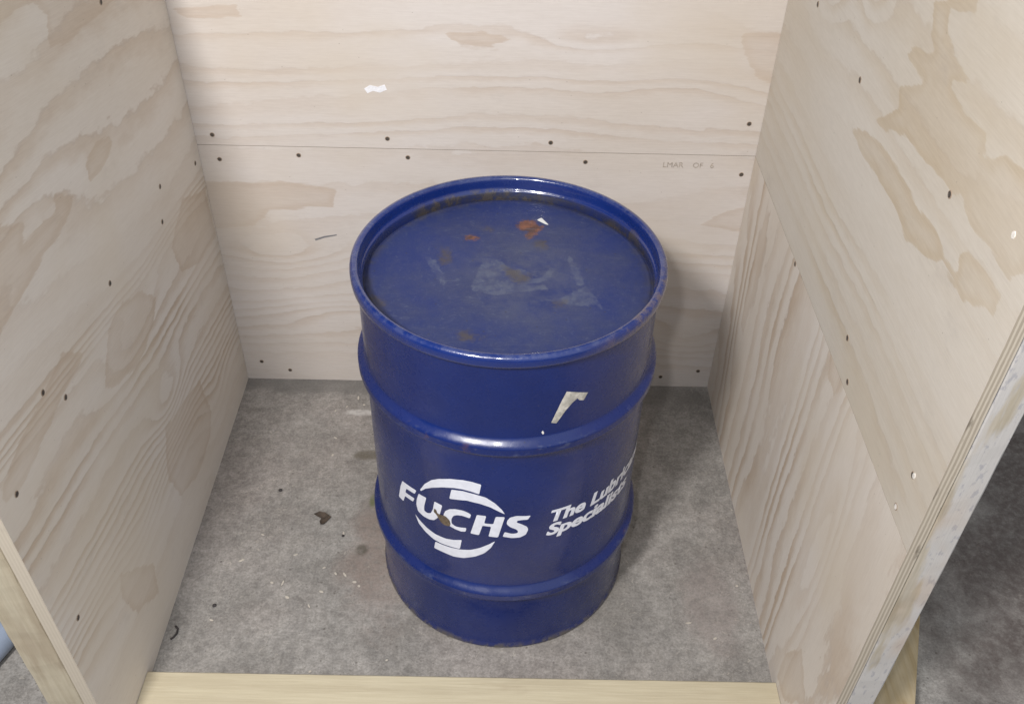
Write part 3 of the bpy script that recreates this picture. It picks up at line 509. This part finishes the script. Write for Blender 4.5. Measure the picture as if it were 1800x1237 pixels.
rim_prof = [(0.1935, 0.5655), (0.1970, 0.5657), (0.1992, 0.5675), (0.2000, 0.5705), (0.2000, 0.5765), (0.1994, 0.5800), (0.1975, 0.5823), (0.1945, 0.5832), (0.1912, 0.5828), (0.1896, 0.5808), (0.1888, 0.577), (0.1886, 0.570), (0.1882, 0.5655), (0.1868, 0.5642), (0.1852, 0.5625), (0.1850, 0.556), (0.1846, 0.5495)]
lathe('rim', rim_prof, M_RIM, parent=drum)
# lid panel: fine polar grid carrying its wear
def lid_obj():
    radii = list(np.linspace(0.0, 0.1800, 92)) + [0.1812, 0.1824, 0.1836, 0.1850]
    zz = [ZL]*92 + [ZL-0.0002, ZL-0.0008, ZL-0.0014, ZL-0.0016]; seg = 360
    V = [(0, 0, ZL)]; F = []
    for r_, z_ in zip(radii[1:], zz[1:]):
        w_ = 0.0004*math.sin(r_*60)
        V += [(r_*math.sin(2*math.pi*i/seg), -r_*math.cos(2*math.pi*i/seg), z_+(0.0005*math.sin(3*2*math.pi*i/seg+r_*30)*min(1, r_/0.1) if r_ < 0.18 else 0)) for i in range(seg)]
    F += [(0, 1+i, 1+(i+1) % seg) for i in range(seg)]
    for k in range(len(radii)-2):
        a, b = 1+k*seg, 1+(k+1)*seg
        F += [(a+i, b+i, b+(i+1) % seg, a+(i+1) % seg) for i in range(seg)]
    me = bpy.data.meshes.new('lid'); me.from_pydata(V, [], F); me.materials.append(M_LID)
    P = np.array(V); S, T = P[:, 0], P[:, 1]
    put_attr(me, 'rust', sdf(S, T, LID_RUST)); put_attr(me, 'brown', sdf(S, T, LID_BROWN)); put_attr(me, 'grey', sdf(S, T, LID_GREY)); put_attr(me, 'chip', sdf(S, T, LID_CHIP))
    for p in me.polygons: p.use_smooth = True
    return link(bpy.data.objects.new('lid', me), parent=drum)
lid_obj()

# things printed on or stuck to the curved side: flat outlines cut into strips, then bent round the body
def double_strike(me):
    """two printed passes a hair apart thicken the strokes"""
    bm = bmesh.new()
    for k, dx in enumerate((-0.00045, 0.00045)):
        n0 = len(bm.verts); bm.from_mesh(me); bm.verts.ensure_lookup_table()
        for v in bm.verts[n0:]: v.co.x += dx; v.co.z += k*0.00006
    out = bpy.data.meshes.new('print'); bm.to_mesh(out); bm.free(); return out
def wrap(name, polys, mat, lift=0.00035, holes=None, label=None, mesh=None):
    bm = bmesh.new()
    if mesh is not None: bm.from_mesh(mesh)
    else:
        for P in polys: bm.faces.new([bm.verts.new((th*RB, z, 0)) for th, z in P])
    bmesh.ops.triangulate(bm, faces=bm.faces, ngon_method='EAR_CLIP')
    xs = [v.co.x for v in bm.verts]; x = math.floor(min(xs)/0.003)*0.003
    while x < max(xs):
        bmesh.ops.bisect_plane(bm, geom=bm.verts[:]+bm.edges[:]+bm.faces[:], plane_co=(x, 0, 0), plane_no=(1, 0, 0), dist=1e-7); x += 0.003
    for v in bm.verts:
        th = v.co.x/RB; r_ = RB+lift+v.co.z; v.co = Vector((r_*math.sin(th), -r_*math.cos(th), v.co.y))
    bmesh.ops.remove_doubles(bm, verts=bm.verts, dist=1e-7)
    for f in bm.faces:
        c = f.calc_center_median(); f.normal_update()
        if f.normal.dot(Vector((c.x, c.y, 0))) < 0: f.normal_flip()
    return from_bm(name, bm, mat, parent=drum, label=label)
def smooth_poly(P, it=1):      # round the traced corners a little
    for _ in range(it):
        Q = []
        for i in range(len(P)):
            a, b = P[i], P[(i+1) % len(P)]; L = math.hypot((b[0]-a[0])*RB, b[1]-a[1])
            t = min(0.25, 0.0012/max(L, 1e-6))
            Q += [(a[0]+(b[0]-a[0])*t, a[1]+(b[1]-a[1])*t), (a[0]+(b[0]-a[0])*(1-t), a[1]+(b[1]-a[1])*(1-t))]
        P = Q
    return P
M_WHITE = simple('white_print', (0.66, 0.68, 0.76), 0.35, 0, 0.06, 90)
for P in LOGO[:5]: wrap('letter', [smooth_poly(P)], M_WHITE)
for P in LOGO[5:]: wrap('emblem_arc', [smooth_poly(P)], M_WHITE)
def text_mesh(txt, size, x, y, shear, offset, xs=1.0):
    cu = bpy.data.curves.new('t', 'FONT'); cu.body = txt; cu.size = size; cu.shear = shear; cu.offset = offset; cu.resolution_u = 4; cu.fill_mode = 'FRONT'; cu.space_character = 1.0
    o = bpy.data.objects.new('t', cu); COL.objects.link(o); bpy.context.view_layer.update()
    me = bpy.data.meshes.new_from_object(o.evaluated_get(bpy.context.evaluated_depsgraph_get())); bpy.data.objects.remove(o)
    for v in me.vertices: v.co.x = v.co.x*xs+x; v.co.y += y; v.co.z = 0
    return me
SL = 0.0315
wrap('slogan', None, M_WHITE, mesh=double_strike(text_mesh('The Lubricant', SL, 0.3287*RB-0.004, 0.2845, 0.22, 0.0010, 1.08)))
wrap('slogan', None, M_WHITE, mesh=double_strike(text_mesh('Specialists', SL, 0.302*RB-0.001, 0.2575, 0.22, 0.0010, 1.18)))
M_TAPE = simple('torn_tape', (0.42, 0.40, 0.36), 0.6, 0, 0.35, 120, 0.3)
wrap('tape_remnant', [TAPE], M_TAPE, lift=0.0006, label='torn scrap of pale tape')
wrap('tape_remnant', [CHIP], M_BRIGHT, lift=0.0004, label='tiny white fleck')
wrap('rust_spot', [smooth_poly(RUSTCHIP)], simple('rust_brown', (0.115, 0.085, 0.055), 0.8, 0, 0.45, 180, 0.3), lift=0.0006, label='brown rust spot between the second and third letters')
child_fix(drum)
drum_children_fixed = True
for c in drum.children: c.matrix_parent_inverse = Matrix.Identity(4)     # parts are modelled round the drum's own axis

# ---------------------------------------------------------------- small things on the floor
def flake(P, th, curl=0.0, tw=0.0):
    bm = bmesh.new(); cx = sum(p[0] for p in P)/len(P); cy = sum(p[1] for p in P)/len(P)
    f = bm.faces.new([bm.verts.new((x-cx, y-cy, 0)) for x, y in P])
    bmesh.ops.triangulate(bm, faces=[f]); bmesh.ops.subdivide_edges(bm, edges=bm.edges[:], cuts=2, use_grid_fill=True)
    for v in bm.verts: v.co.z = curl*(v.co.x**2+v.co.y**2)*60+tw*v.co.x*v.co.y*60+0.0006
    r = bmesh.ops.extrude_face_region(bm, geom=bm.faces[:]); bmesh.ops.translate(bm, verts=[g for g in r['geom'] if isinstance(g, bmesh.types.BMVert)], vec=(0, 0, th))
    bmesh.ops.recalc_face_normals(bm, faces=bm.faces); return bm, (cx, cy, 0)
bm, loc = flake(FL_LEAF, 0.0008, 0.35, 0.3)
o = from_bm('dead_leaf', bm, simple('dead_leaf', (0.050, 0.036, 0.026), 0.8, 0, 0.5, 150, 0.4), label='dark brown dead leaf on the concrete left of the drum', cat='leaf'); o.location = loc
M_SHAV = simple('pale_shaving', (0.48, 0.44, 0.38), 0.8, 0, 0.15, 90)
for k, (x, y) in enumerate(FL_CHIPS):
    L, W_ = random.uniform(0.0022, 0.0055), random.uniform(0.0012, 0.0024); a = random.uniform(0, math.pi)
    P = [(x+math.cos(a)*u*L-math.sin(a)*v_*W_, y+math.sin(a)*u*L+math.cos(a)*v_*W_) for u, v_ in ((-1, -.4), (-.3, -1), (.6, -.7), (1, .2), (.3, 1), (-.7, .6))]
    bm, loc = flake(P, 0.0006, random.uniform(0, 0.6), random.uniform(-1, 1))
    o = from_bm('wood_shaving', bm, M_SHAV, label='small pale wood shaving lying on the grey concrete', cat='shaving', group='wood shavings scattered on the floor'); o.location = loc
M_GRIT = simple('dark_grit', (0.035, 0.03, 0.03), 0.8, 0, 0.3, 300)
for k, (x, y) in enumerate(FL_SPECKS):
    bm = bmesh.new(); bmesh.ops.create_icosphere(bm, subdivisions=2, radius=0.0034 if k < 2 else 0.0026)
    rr = random.Random(k)
    for v in bm.verts: v.co *= rr.uniform(0.75, 1.15); v.co.z *= 0.6
    o = from_bm('grit_crumb', bm, M_GRIT, smooth=True, label=['small dark crumb on the shaded floor behind the dead leaf', 'small dark crumb on the floor near the front left corner', 'tiny dark crumb on the floor between the dead leaf and the drum'][k], cat='crumb'); o.location = (x, y, 0.0015)
# bent scrap of black cable near the left wall
bm = bmesh.new(); pts = [Vector((x, y, 0.002)) for x, y in FL_WIRE]; prev = None
for i, p in enumerate(pts):
    t = (pts[min(i+1, len(pts)-1)]-pts[max(i-1, 0)]).normalized(); s_ = Vector((-t.y, t.x, 0)); rad = 0.0016
    ring = [bm.verts.new(p+s_*math.cos(a)*rad+Vector((0, 0, 1))*math.sin(a)*rad) for a in np.linspace(0, 2*math.pi, 9)[:-1]]
    if prev:
        for j in range(8): bm.faces.new((prev[j], prev[(j+1) % 8], ring[(j+1) % 8], ring[j]))
    else: bm.faces.new(ring)
    prev = ring
bm.faces.new(prev); bmesh.ops.recalc_face_normals(bm, faces=bm.faces)
from_bm('cable_scrap', bm, M_GRIT, smooth=True, label='short curved black cable scrap on the floor beside the left wall', cat='cable scrap')
